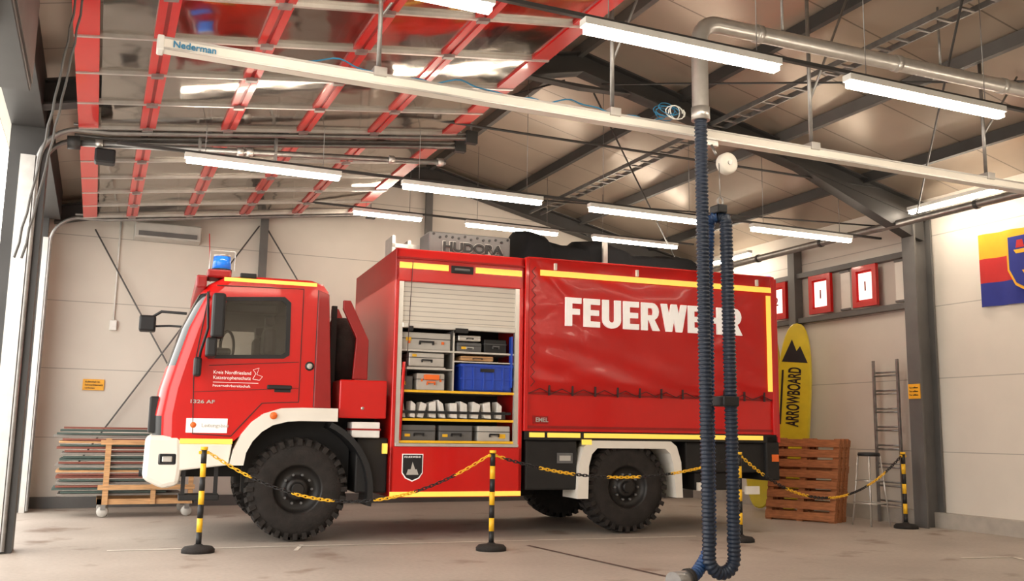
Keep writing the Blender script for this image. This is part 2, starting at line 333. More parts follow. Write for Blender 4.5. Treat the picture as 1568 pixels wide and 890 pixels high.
def corr(name,path,r,mt,parent,pitch=.032,amp=.006,seg=20):
    P=[Vector(p) for p in path];out=[];d=[0]
    for i in range(1,len(P)): d.append(d[-1]+(P[i]-P[i-1]).length)
    n=int(d[-1]/(pitch/4));j=0
    for i in range(n+1):
        s=d[-1]*i/n
        while j<len(d)-2 and d[j+1]<s: j+=1
        t=(s-d[j])/max(1e-9,d[j+1]-d[j]);out.append((P[j].lerp(P[j+1],t),s))
    vs=[];fs=[];prev=Vector((0,1,0))
    for i,(p,s) in enumerate(out):
        a=out[max(0,i-1)][0];b=out[min(n,i+1)][0];tn=(b-a).normalized()
        u=(prev-tn*prev.dot(tn)).normalized();prev=u;w=tn.cross(u)
        rr=r+amp*math.cos(2*math.pi*s/pitch)
        for k in range(seg):
            t=2*math.pi*k/seg;vs.append(p+u*math.cos(t)*rr+w*math.sin(t)*rr)
        if i:
            for k in range(seg):
                a0=(i-1)*seg+k;a1=(i-1)*seg+(k+1)%seg;fs.append((a0,a1,a1+seg,a0+seg))
    return mesh(name,vs,fs,mt,parent,True)
hs=empty('exhaust_hose')
def arcp(cx,cz,r,a0,a1,y0,y1,n=14):
    return [(cx+r*math.cos(a0+(a1-a0)*i/n),y0+(y1-y0)*i/n,cz+r*math.sin(a0+(a1-a0)*i/n)) for i in range(n+1)]
xa,xb,xc=4.42,4.66,4.57
pA=[(xa,YH,3.77),(xa+.005,YH,2),(xa+.02,YH,.26)]+arcp(xa+.13,.24,.11,math.pi,2*math.pi,YH,YH-.02)[1:]+[(xb,YH-.02,1.0),(xb-.01,YH-.02,2.0),(xb-.02,YH-.02,2.92)]
pA+=arcp(xb-.06,2.94,.04,0,math.pi*.5,YH-.02,YH+.03,6)
corr('hose_blue',pA,.050,M['hose'],hs)
pB=arcp(xb-.06,2.94,.04,math.pi*.5,math.pi,YH+.03,YH+.10,6)+[(xc-.02,YH+.12,2.5),(xc-.02,YH+.13,1.2),(xc-.03,YH+.12,.35),(xc-.10,YH+.10,.22),(xc-.2,YH+.06,.14),(xc-.30,YH+.02,.09)]
corr('hose_return',pB,.046,M['hoseL'],hs)
cyl('nozzle',(xc-.28,YH+.03,.10),(xc-.48,YH-.03,.085),.065,M['steelg'],hs,r2=.08)
cyl('nozzle_ring',(xc-.30,YH+.02,.10),(xc-.33,YH+.01,.10),.078,M['rubber'],hs)
box('strap',(xb-.12,xb+.03),(YH-.09,YH+.1),(1.42,1.50),M['black'],hs,.01)
xm=4.70
box('balancer_bracket',(xm-.08,xm+.08),(yr-.05,yr+.03),(zl-.10,zl-.046),M['alu'],ex,.005)
cyl('balancer_stem',(xm,yr-.06,zl-.1),(xm,yr-.12,zl-.2),.012,M['steelg'],ex)
lathe('balancer_reel',[(0,-.05),(.075,-.05),(.092,-.035),(.092,.02),(.07,.04),(0,.04)],(xm+.06,YH+.12,zl-.29),M['cream'],ex,32)
cyl('balancer_hub',(xm+.06,YH+.06,zl-.29),(xm+.06,YH+.07,zl-.29),.02,M['steelg'],ex)
cyl('balancer_cable',(xm-.03,YH+.10,zl-.3),(xm-.06,YH+.05,3.16),.004,M['steelg'],ex,6)
tube('hook',[(xm-.06+.025*math.sin(t*.5),YH+.05,3.12+.035*math.cos(t*.5)) for t in range(13)],.008,M['steelg'],hs,2)
box('saddle',(xb-.11,xb-.02),(YH-.05,YH+.08),(3.0,3.07),M['black'],hs,.01)
# ---------------------------------------------------------------- barrier posts + chain
posts=[(1.00,9.70),(3.77,9.04),(6.79,8.95),(9.97,9.60)]
for (x,y) in posts:
    p=empty('barrier_post',(x,y,0))
    lathe('base',[(0,.0),(.155,.0),(.155,.03),(.13,.055),(.05,.065),(.03,.08),(0,.08)],(0,0,0),M['rubber'],p,32,'Z')
    n=7
    for i in range(n):
        cyl('tube_band',(0,0,.06+i*.13),(0,0,.06+(i+1)*.13),.027,M['yelp'] if i%2 else M['black'],p)
    cyl('cap',(0,0,.97),(0,0,1.0),.034,M['yelp'],p);box('hook',(-.05,.05),(-.012,.012),(.93,.96),M['yelp'],p,.004)
def link_geo(vs,fs,ix,p,tn,roll,mi):
    q=tn.to_track_quat('X','Z').to_matrix()@Matrix.Rotation(roll,3,'X')
    n,mn=10,5;k=len(vs)
    for i in range(n):
        t=2*math.pi*i/n;cx=math.cos(t)*.011+(.010 if math.cos(t)>0 else -.010);cy=math.sin(t)*.011
        for j in range(mn):
            u=2*math.pi*j/mn;o=Vector((cx+math.cos(t)*math.cos(u)*.0045,cy+math.sin(t)*math.cos(u)*.0045,math.sin(u)*.0045))
            vs.append(p+q@(o*1.25))
    for i in range(n):
        for j in range(mn):
            fs.append((k+i*mn+j,k+((i+1)%n)*mn+j,k+((i+1)%n)*mn+(j+1)%mn,k+i*mn+(j+1)%mn));ix.append(mi)
cnt=0
for (a,b,sag) in ((0,1,.46),(1,2,.22),(2,3,.5)):
    vs=[];fs=[];ix=[]
    A=Vector((*posts[a],.94));B=Vector((*posts[b],.94));d=(B-A).normalized();A+=d*.055;B-=d*.055;n=int((B-A).length*1.05/.038)
    P=[A.lerp(B,i/n)+Vector((0,0,-sag*4*(i/n)*(1-i/n))) for i in range(n+1)]
    for i in range(n):
        link_geo(vs,fs,ix,(P[i]+P[i+1])/2,(P[i+1]-P[i]).normalized(),math.pi/2*(i%2)+.4,0 if (cnt//11)%2==0 else 1);cnt+=1
    mesh('plastic_chain',vs,fs,None,None,True,[M['yelp'],M['black']],ix)
def strip(name,a,b,w,mt,z=.004):
    a=Vector((*a,0));b=Vector((*b,0));d=(b-a).normalized();n=Vector((-d.y,d.x,0))*w/2
    return mesh(name,[a-n+Vector((0,0,z)),b-n+Vector((0,0,z)),b+n+Vector((0,0,z)),a+n+Vector((0,0,z))],[(0,1,2,3)],mt)
M['mark']=mat('worn_white_marking',(.75,.70,.62),.6,0,.15,20)
M['joint']=mat('floor_joint',(.10,.06,.05),.8)
fm=empty('floor_markings')
for a,b,w,mm in (((.2,10.05),(6.6,9.55),.05,'mark'),((1.9,9.55),(2.05,10.0),.04,'mark'),((4.30,9.3),(4.56,6.6),.045,'joint'),((8.1,7.1),(8.7,7.0),.05,'mark'),((8.7,7.0),(8.6,6.7),.05,'mark')):
    o=strip('line',a,b,w,M[mm]);o.parent=fm
# ---------------------------------------------------------------- TRUCK
T=empty('fire_truck',(2.034,10.24,0),(0,0,math.radians(-3.53)))
W=2.4
prof=[(.30,1.40,0),(-.2,1.40,0),(-.42,1.33,0),(-.61,1.12,0),(-.69,1.05,0),(-1.17,1.05,.3),(-1.50,1.05,1),(-1.51,1.3,1),(-1.47,1.58,1),(-1.41,1.82,1),(-1.30,2.22,1),(-1.14,2.60,1),(-1.05,2.72,.9),(-.90,2.80,.6),(-.65,2.83,.2),(.05,2.83,0),(.18,2.79,0),(.23,2.68,0)]
roofset={12,13,14,15,16}
sts=[(0,1),(.015,.8),(.05,.5),(.12,.25),(.25,.1),(.6,.02),(1.2,0)];sts=sts+[(W-y,e) for y,e in reversed(sts[:-1])]
vs=[];n=len(prof)
for y,e in sts:
    for i,(x,z,fw) in enumerate(prof):
        vs.append((x+e*.20*fw,y,z-(e*.05 if i in roofset else 0)))
fs=[];ix=[]
for k in range(len(sts)-1):
    for i in range(n):
        j=(i+1)%n;fs.append((k*n+i,k*n+j,(k+1)*n+j,(k+1)*n+i))
        ix.append(1 if (i in (9,10) and 1<k<len(sts)-3) else (2 if i in(6,) and 1<k<len(sts)-3 else 0))
fs+=[tuple(range(n)),tuple(len(vs)-n+i for i in range(n-1,-1,-1))];ix+=[0,0]
wi=[(-.955,1.94),(-.91,2.30),(-.85,2.52),(-.27,2.555),(-.215,2.51),(-.205,2.0),(-.25,1.97)]
cab=mesh('cab_body',vs,fs,None,None,False,[M['red'],M['glass'],M['black']],ix)
for p in cab.data.polygons: p.use_smooth=len(p.vertices)==4
cut=prism('cutter',[(x*.99,z) for x,z in wi],-.1,W+.1,M['black'])
cut.data.materials.clear();cut.data.materials.append(M['red']);cut.data.materials.append(M['glass']);cut.data.materials.append(M['black'])
for p in cut.data.polygons: p.material_index=2
md=cab.modifiers.new('bo','BOOLEAN');md.operation='DIFFERENCE';md.object=cut;md.solver='EXACT'
bpy.context.view_layer.update()
dg=bpy.context.evaluated_depsgraph_get();me=bpy.data.meshes.new_from_object(cab.evaluated_get(dg))
cab.modifiers.clear();cab.data=me;bpy.data.objects.remove(cut);cab.parent=T
md=cab.modifiers.new('es','EDGE_SPLIT');md.split_angle=math.radians(40)
prism('cab_rear_pillar',[(.12,1.41),(.31,1.41),(.24,2.66),(.12,2.70)],-.012,.3,M['redd'],T,.01)
wo=[(-1.0,1.90),(-.95,2.30),(-.88,2.56),(-.24,2.60),(-.17,2.54),(-.16,1.97),(-.22,1.93)]
for ya,yb,yc in ((-.010,.015,.0),(W-.015,W+.01,W-.004)):
    ring('window_seal',wo,wi,ya,yb,M['black'],T,True);prism('side_window',wi,yc,yc+.004,M['cglass'],T)
tube('steering_wheel',[(-.78+.16*math.cos(t)*.45,.55,2.08+.17*math.sin(t)) for t in [i*math.pi/10 for i in range(20)]],.016,M['black'],T,2,cyclic=True)
for yy in (.35,1.6): box('seat_back',(-.40,-.26),(yy,yy+.45),(1.98,2.30),M['black'],T,.05);box('headrest',(-.38,-.28),(yy+.1,yy+.35),(2.32,2.48),M['black'],T,.03)
box('dashboard',(-.93,-.76),(.1,W-.1),(1.945,2.03),M['black'],T,.03);box('roof_lining',(-.84,-.3),(.1,W-.1),(2.42,2.52),M['black'],T,.02)
def seamline(pts,r=.006): tube('door_seam',[(p[0],-.003,p[1]) for p in pts],r,M['rope'],T,1)
seamline([(-1.02,2.62),(-1.13,1.80),(-1.10,1.12),(-.72,1.10),(-.62,1.22),(-.42,1.45),(-.04,1.47),(-.04,2.70),(-.95,2.68)])
seamline([(-.98,1.83),(-.06,1.90)],.004);seamline([(-1.12,1.55),(-.05,1.62)],.003);seamline([(.12,1.42),(.12,2.7)],.006)
box('roof_reflective_strip',(-.88,.10),(-.006,.0),(2.735,2.775),M['yel'],T)
box('roof_hook',(-.72,-.55),(-.03,.02),(2.78,2.83),M['black'],T,.01)
box('door_handle',(-.38,-.12),(-.035,0),(1.60,1.645),M['black'],T,.012)
box('door_handle_recess',(-.30,-.13),(-.008,0),(1.57,1.60),M['black'],T)
lathe('side_badge',[(0,-.01),(.045,-.01),(.05,0)],(.06,-.003,1.86),M['black'],T,24)
lathe('badge_inner',[(0,-.014),(.03,-.014),(.03,0)],(.06,-.003,1.86),M['grey'],T,24)
text('door_text','Kreis Nordfriesland',(-.93,-.006,1.745),.036,M['text'],T,width=.38)
text('door_text','Katastrophenschutz',(-.93,-.006,1.69),.036,M['text'],T,width=.38)
box('door_text_line',(-.93,-.47),(-.004,0),(1.655,1.66),M['text'],T)
text('door_text','Feuerwehrbereitschaft',(-.93,-.006,1.61),.026,M['text'],T,width=.38)
tube('coast_outline',[(-.53,-.008,1.70),(-.50,-.008,1.76),(-.53,-.008,1.80),(-.47,-.008,1.82),(-.49,-.008,1.75),(-.43,-.008,1.73),(-.46,-.008,1.69),(-.53,-.008,1.70)],.003,M['text'],T,1)
text('model_plate','1326 AF',(-1.14,-.01,1.435),.035,M['alu'],T,width=.24,off=.001)
box('sticker',(-1.17,-.76),(-.006,0),(1.13,1.28),M['text'],T,.01);text('sticker_text','Leitungsbau',(-1.02,-.01,1.19),.04,M['grey'],T)
lathe('sticker_logo',[(0,-.009),(.03,-.009),(.03,0)],(-1.10,-.003,1.21),M['org'],T,20)
lathe('side_indicator',[(0,-.03),(.035,-.03),(.04,0)],(-.30,-.055,1.32),M['org'],T,20)
box('sill_reflective_strip',(-1.22,-.70),(-.006,.05),(1.02,1.07),M['yel'],T)
prism('entry_step_panel',[(-1.24,1.02),(-.70,1.02),(-.73,.80),(-1.24,.74)],0.0,W,M['cream'],T,.015)
prism('bumper',[(-1.55,1.10),(-1.2,1.10),(-1.18,.80),(-1.20,.60),(-1.36,.56),(-1.56,.66)],-.01,W+.01,M['cream'],T,.05)
box('headlamp',(-1.42,-1.24),(-.018,.1),(.80,.92),M['glass'],T,.02);box('headlamp_lens',(-1.38,-1.28),(-.024,.0),(.83,.89),M['alu'],T,.01)
box('grille',(-1.54,-1.40),(.2,W-.2),(1.12,1.50),M['black'],T,.02)
cyl('tow_eye',(-1.6,.5,.7),(-1.5,.5,.7),.04,M['chas'],T)
box('lower_step',(-1.2,-.8),(.02,.3),(.44,.50),M['chas'],T,.01);boxes('step_hanger',[((-1.18,-1.14),(.05,.09),(.5,.8)),((-.86,-.82),(.05,.09),(.5,.8))],M['chas'],T)
def arc2(c,r,a0,a1,n): return [(c[0]+r*math.cos(math.radians(a0+(a1-a0)*i/n)),c[1]+r*math.sin(math.radians(a0+(a1-a0)*i/n))) for i in range(n+1)]
o1=[(-.72,.80),(-.69,.95),(-.62,1.12),(-.52,1.25),(-.40,1.34),(-.22,1.40),(0,1.41),(.38,1.41)]
i1=[(-.58,.80),(-.56,.93),(-.50,1.05),(-.41,1.15),(-.30,1.22),(-.15,1.26),(0,1.27),(.38,1.27)]
ring('front_fender',o1,i1,-.06,.35,M['cream'],T)
ring('mudguard',arc2((0,.53),.80,66,-12,12),arc2((0,.53),.74,66,-12,12),-.04,.42,M['black'],T)
box('arch_liner',(-.56,.6),(.40,.5),(.5,1.35),M['chas'],T)
def mir(c,w,d,h,nm='mirror'): box(nm,(c[0]-w/2,c[0]+w/2),(c[1]-d/2,c[1]+d/2),(c[2]-h/2,c[2]+h/2),M['black'],T,.025)
mir((-.93,-.22,2.33),.13,.22,.46);mir((-.98,-.22,2.00),.11,.2,.20);mir((-1.10,-.16,1.80),.08,.14,.2,'kerb_mirror')
tube('mirror_arm',[(-1.02,.02,2.55),(-1.04,-.14,2.58),(-1.02,-.2,2.2),(-1.08,-.18,1.95),(-1.08,.02,1.85)],.014,M['black'],T)
mir((-1.66,2.45,2.48),.20,.24,.2,'far_mirror');tube('mirror_arm',[(-1.2,2.3,2.62),(-1.5,2.4,2.64),(-1.62,2.45,2.56)],.018,M['black'],T)
tube('mirror_arm',[(-1.2,2.3,2.45),(-1.4,2.4,2.46),(-1.6,2.45,2.45)],.014,M['black'],T)
box('windscreen_deflector',(-1.16,-1.05),(.1,W-.1),(2.66,2.80),M['redd'],T,.02)
box('beacon_base',(-1.05,-.80),(.15,.5),(2.79,2.88),M['redd'],T,.02)
cyl('beacon_foot',(-.90,.3,2.86),(-.90,.3,2.90),.11,M['black'],T);cyl('beacon_lamp',(-.90,.3,2.90),(-.90,.3,3.04),.10,M['beacon'],T,24,.09);cyl('beacon_cap',(-.90,.3,3.04),(-.90,.3,3.06),.09,M['grey'],T,24)
tube('beacon_guard',[(-1.03,.2,2.88),(-1.03,.2,3.09),(-.77,.2,3.09),(-.77,.2,2.88)],.007,M['alu'],T,1)
cyl('antenna',(-1.0,.6,2.8),(-1.04,.6,3.35),.006,M['redd'],T,6)
box('air_horn',(-.6,-.35),(.9,1.1),(2.82,2.9),M['black'],T,.02)
def wheel(x,yo,sgn=1):
    c=(x,yo,.548);w=.36*sgn
    pr=[(.0,.10*sgn),(.06,.02*sgn),(.11,.02*sgn),(.115,.06*sgn),(.20,.09*sgn),(.245,.03*sgn),(.262,.0),(.275,.0),(.30,-.005*sgn),(.40,-.012*sgn),(.46,.01*sgn),(.49,.03*sgn),(.508,.05*sgn),(.508,w-.05*sgn),(.46,w),(.27,w-.0),(.1,w-.1*sgn),(0,w-.1*sgn)]
    lathe('wheel',pr,c,None,T,56,'Y',[M['rim'],M['rubber']],[0]*6+[1]*9+[0]*2)
    vs=[];fs=[];nl=32
    for i in range(nl):
        for side in (0,1):
            t=2*math.pi*(i+.5*side)/nl
            h0,h1=((-.006,.17) if side==0 else (.19,.366))
            pts=[]
            for (rr) in (.46,.546):
                for hh,sh in ((h0,0),(h1,.05)):
                    for dt in (-.058,.040):
                        tt=t+dt+(sh if side==0 else -sh)
                        r2=rr-(.018 if abs(hh-.18)>.17 and rr>.51 else 0)+(.035 if abs(hh-.18)<.17 and rr<.5 else 0)
                        pts.append((c[0]+r2*math.cos(tt),c[1]+hh*sgn,c[2]-.0+r2*math.sin(tt)))
            k=len(vs);vs+=pts
            fs+=[tuple(k+q for q in f) for f in ((0,1,3,2),(4,6,7,5),(0,4,5,1),(2,3,7,6),(0,2,6,4),(1,5,7,3))]
    mesh('tread_lugs',vs,fs,M['rubber'],T)
    for i in range(10):
        t=2*math.pi*i/10;a=(c[0]+.155*math.cos(t),c[1]+.075*sgn,c[2]+.155*math.sin(t));cyl('wheel_nut',a,(a[0],a[1]-.045*sgn,a[2]),.014,M['greyd'],T,6)
    cyl('hub_cap',(c[0],c[1]+.06*sgn,c[2]),(c[0],c[1]-.03*sgn,c[2]),.075,M['rim'],T,20,.06)
for x in (0,3.93):
    wheel(x,0.03);wheel(x,W-.03,-1)
    cyl('axle',(x,.3,.548),(x,W-.3,.548),.09,M['chas'],T);lathe('differential',[(0,-.2),(.15,-.15),(.2,0),(.15,.15),(0,.2)],(x,1.2,.55),M['chas'],T,20)
boxes('chassis_rails',[((-1.3,6.0),(.75,.85),(.80,1.08)),((-1.3,6.0),(1.55,1.65),(.80,1.08)),((-1.2,.9),(.7,1.7),(.65,1.38)),((1.0,5.9),(.3,2.1),(1.05,1.12))],M['chas'],T)
boxes('drivetrain',[((-.6,1.2),(1.0,1.4),(.55,.8)),((1.3,2.4),(1.7,2.2),(.5,1.0)),((.35,.9),(1.0,2.0),(.6,1.4)),((4.3,5.5),(1.2,1.9),(.45,.9)),((2.5,3.3),(1.5,2.3),(.35,.9))],M['chas'],T,.03)
box('side_locker_red',(.40,.93),(.02,.5),(1.31,1.73),M['red'],T,.015);box('locker_top_box',(.42,.9),(.5,2.0),(1.2,1.6),M['chas'],T)
lathe('locker_lock',[(0,-.008),(.018,-.008),(.018,0)],(.66,.02,1.42),M['alu'],T,12)
box('compressed_air_box',(.55,.86),(.0,.3),(1.10,1.27),M['white'],T,.01);boxes('air_box_trim',[((.54,.87),(-.005,.3),(1.18,1.2))],M['redd'],T)
box('battery_frame',(.62,.98),(.1,.6),(.5,1.1),M['chas'],T,.02)
sp=[(.16,-.0),(.30,0),(.42,.01),(.5,.04),(.52,.10),(.52,.2),(.42,.28),(.16,.28),(.16,0)]
lathe('spare_wheel',sp,(.40,1.0,2.0),M['rubber'],T,40,'X')
boxes('spare_carrier',[((.36,.42),(.5,.56),(1.35,2.6)),((.36,.42),(1.4,1.46),(1.35,2.6))],M['chas'],T)
for ya in (.10,.9): prism('red_guard_bracket',[(.55,1.74),(.72,1.74),(.72,2.18),(.50,2.62),(.42,2.62),(.42,2.52),(.58,2.2)],ya,ya+.06,M['redd'],T,.008)
x0,x1=.98,2.54;z0,z1=.45,3.25
boxes('body_shell',[((x0,x0+.05),(0,W),(.45,z1)),((x1-.05,x1),(0,W),(.45,z1)),((x0,x1),(0,W),(2.87,z1)),((x0,x1),(W-.05,W),(.45,z1)),((x0,x1),(0,W),(.45,1.01))],M['red'],T,.012)
box('body_inner_back',(x0+.05,x1-.05),(.75,.78),(1.01,2.87),M['black'],T)
boxes('shutter_guides',[((x0+.05,x0+.10),(.01,.06),(1.01,2.87)),((x1-.10,x1-.05),(.01,.06),(1.01,2.87))],M['sil'],T)
box('roller_shutter',(x0+.10,x1-.10),(.03,.06),(2.40,2.87),M['shut'],T);box('shutter_grip',(x0+.10,x1-.10),(.0,.06),(2.34,2.40),M['sil'],T,.008)
boxes('shutter_pull',[((1.15,1.2),(-.02,.05),(2.31,2.36)),((1.7,1.85),(-.02,.05),(2.31,2.36))],M['black'],T)
box('body_sill',(x0+.05,x1-.05),(-.015,.12),(1.01,1.045),M['sil'],T,.006)
boxes('reflective_strip',[((1.02,1.60),(-.006,0),(3.02,3.09)),((1.93,2.51),(-.006,0),(3.02,3.09)),((x0+.01,x1-.01),(-.006,0),(.46,.515)),((.90,.95),(-.01,.05),(.93,1.04))],M['yel'],T)
box('body_handle',(1.63,1.90),(-.012,0),(3.00,3.09),M['black'],T,.02);box('body_handle_grip',(1.67,1.86),(-.02,0),(3.03,3.06),M['greyd'],T,.01)
boxes('drip_rail',[((x0,x1),(-.02,0),(3.13,3.15))],M['redd'],T)
prism('crest_badge',[(1.12,.93),(1.36,.93),(1.36,.72),(1.32,.66),(1.24,.625),(1.16,.66),(1.12,.72)],-.006,0,M['text'],T)
prism('crest_inner',[(1.13,.92),(1.35,.92),(1.35,.725),(1.31,.67),(1.24,.64),(1.17,.67),(1.13,.725)],-.009,0,M['black'],T)
text('crest_text','FEUERWEHR',(1.145,-.012,.885),.022,M['text'],T,width=.19)
prism('crest_ship',[(1.17,.70),(1.31,.70),(1.29,.76),(1.27,.76),(1.24,.84),(1.22,.76),(1.19,.76)],-.012,0,M['grey'],T)
boxes('shelves',[((x0+.1,x1-.1),(.05,.74),(z,z+.02)) for z in (1.30,1.62,2.08)]+[((1.70,1.72),(.08,.74),(1.62,2.34))],M['sil'],T)
boxes('shelf_edges',[((x0+.1,x1-.1),(.03,.05),(z-.005,z+.022)) for z in (1.055,1.30,1.62)],M['yelp'],T)
def case(x,z,w,h,mt,handle='black',dep=.4):
    y=.08
    box('case',(x,x+w),(y,y+dep),(z,z+h),M[mt],T,.012)
    box('case_lid_line',(x-.003,x+w+.003),(y-.006,y+dep),(z+h*.62,z+h*.66),M['black' if mt!='black' else 'greyd'],T)
    boxes('case_handle',[((x+w*.35,x+w*.65),(y-.03,y-.015),(z+h*.42,z+h*.52)),((x+w*.35,x+w*.38),(y-.03,y),(z+h*.3,z+h*.45)),((x+w*.62,x+w*.65),(y-.03,y),(z+h*.3,z+h*.45))],M[handle],T)
case(1.09,2.10,.58,.20,'grey');case(1.75,2.10,.30,.11,'greyd','grey');case(2.08,2.10,.28,.16,'black','greyd');case(1.76,2.225,.28,.07,'alu')
case(1.18,1.91,.42,.16,'alu');box('ribs',(1.16,1.62),(.09,.4),(1.89,1.905),M['sil'],T);box('midshelf',(x0+.1,1.70),(.06,.7),(1.875,1.89),M['sil'],T)
case(1.80,2.0,.40,.055,'wood','black');box('midshelf',(1.72,x1-.1),(.06,.7),(1.975,1.99),M['sil'],T)
case(1.28,1.645,.33,.19,'grey','org');box('orange_handle_bar',(1.36,1.54),(.04,.09),(1.76,1.82),M['org'],T,.01)
box('small_box',(1.10,1.24),(.1,.4),(1.645,1.8),M['greyd'],T,.01)
boxes('case_labels',[((1.14,1.20),(.072,.08),(2.20,2.24)),((1.22,1.27),(.072,.08),(2.02,2.05)),((1.80,1.86),(.072,.08),(2.13,2.16)),((1.16,1.22),(.072,.08),(1.12,1.15)),((1.60,1.66),(.072,.08),(1.12,1.15)),((2.28,2.36),(.072,.08),(1.11,1.16)),((1.12,1.16),(.09,.1),(1.70,1.74))],M['yelp'],T)
boxes('case_latches',[((1.16,1.19),(.07,.08),(2.17,2.20)),((1.56,1.59),(.07,.08),(2.17,2.20)),((1.33,1.35),(.07,.08),(1.74,1.77)),((1.55,1.57),(.07,.08),(1.74,1.77))],M['org'],T)
boxes('blue_crate',[((1.80,2.42),(.06,.55),(1.645,1.665)),((1.80,2.42),(.06,.08),(1.645,1.95)),((1.80,1.82),(.06,.55),(1.645,1.95)),((2.40,2.42),(.06,.55),(1.645,1.95)),((1.80,2.42),(.53,.55),(1.645,1.95)),((1.785,2.435),(.045,.565),(1.93,1.96)),((1.785,2.435),(.05,.06),(1.78,1.80))]+[((1.82+i*.12,1.84+i*.12),(.045,.06),(1.66,1.93)) for i in range(5)],M['blue'],T)
box('blue_crate_handle',(2.03,2.2),(.043,.05),(1.87,1.91),M['black'],T)
x=1.10
while x<2.36:
    w=random.uniform(.07,.12);a=random.uniform(-.05,.06)
    prism('folded_hose_pack',[(x,1.34),(x+w*.8,1.33),(x+w*.8+a,1.33+random.uniform(.15,.2)),(x+a,1.33+.2+random.uniform(-.03,.02))],.07+random.uniform(0,.05),.3,M['paper'],T,.008);x+=w+random.uniform(.01,.06)
box('pack_straps',(1.10,2.40),(.2,.32),(1.33,1.42),M['greyd'],T);box('pack_belt',(1.08,2.42),(.06,.065),(1.38,1.41),M['black'],T)
for xx,mt in ((1.12,'greyd'),(1.56,'greyd'),(2.02,'grey')): case(xx,1.07,.40,.18,mt,'black')
cyl('red_pole',(1.09,.03,1.08),(1.11,.0,1.95),.018,M['red'],T,10);cyl('shutter_strap',(1.13,-.01,1.7),(1.17,-.02,3.1),.005,M['rope'],T,6)
boxes('tool_strip',[((2.40,2.42),(.03,.1),(1.7,2.3))],M['blue'],T)
cx0,cx1=2.57,6.06
boxes('cargo_core',[((cx0+.02,cx1-.02),(.03,W-.03),(1.18,3.2))],M['redd'],T)
boxes('side_board',[((cx0,cx1),(0,.04),(1.20,1.70)),((cx0,cx1),(W-.04,W),(1.2,1.7))],M['red'],T,.01)
boxes('side_board_ribs',[((cx0,cx1),(-.012,0),(1.235,1.265)),((cx0,cx1),(-.012,0),(1.63,1.66))],M['redd'],T)
boxes('frame_base',[((cx0,cx1),(.0,W),(1.10,1.20))],M['chas'],T)
boxes('reflective_strip',[((2.63,2.82),(-.01,0),(1.13,1.185)),((2.86,3.28),(-.01,0),(1.13,1.185)),((3.33,5.85),(-.01,0),(1.13,1.185))],M['yel'],T)
nx,nz=150,70;vs=[];fs=[]
for j in range(nz+1):
    z=1.68+(3.25-1.68)*j/nz
    for i in range(nx+1):
        x=cx0+.03+(cx1-cx0-.07)*i/nx
        u=i/nx;v=j/nz
        d=.026*noise.noise(Vector((x*1.1,z*1.6,3)))+.010*noise.noise(Vector((x*3+z*2,z*5,7)))
        d+=.014*math.sin((x*1.0+z*3)*6)*math.exp(-v*6)+.010*math.sin(x*9)*math.exp(-(1-v)*9)
        d+=.018*math.exp(-((x-2.9-(3.0-z)*1.0)/.07)**2)*min(1,max(0,(z-2.2)))+.014*math.exp(-((x-5.7+(3.0-z)*.9)/.08)**2)*min(1,max(0,(z-2.0)))
        e=min(1,min(u,1-u)*30)*min(1,min(v,1-v)*14)
        z2=z-(.03*abs(math.sin(x*6.5)) if j==0 else 0)
        vs.append((x,-.028+d*e-.012*e,z2))
for j in range(nz):
    for i in range(nx): a=j*(nx+1)+i;fs.append((a,a+1,a+nx+2,a+nx+1))
mesh('tarpaulin_side',vs,fs,M['tarp'],T,True)
box('tarpaulin_roof',(cx0,cx1),(-.03,W+.02),(3.235,3.27),M['tarp'],T,.02)
boxes('tarp_front_post',[((cx0-.02,cx0+.03),(-.03,.05),(1.2,3.26)),((cx1-.06,cx1),(-.035,.05),(1.2,3.26))],M['red'],T,.008)
boxes('reflective_strip',[((2.72,5.98),(-.072,-.066),(3.04,3.11)),((5.90,5.97),(-.072,-.066),(1.75,3.0))],M['yel'],T)
tube('lacing_rope',[(2.62+(.05 if i%2 else 0),-.05,1.72+i*.057) for i in range(26)],.005,M['rope'],T,1)
tube('lacing_rope',[(2.6+i*.14,-.05,(1.70 if i%2 else 1.64)) for i in range(25)],.005,M['rope'],T,1)
for i in range(11): box('tarp_strap',(2.85+i*.3,2.87+i*.3),(-.05,-.03),(1.62,1.74),M['rope'],T)
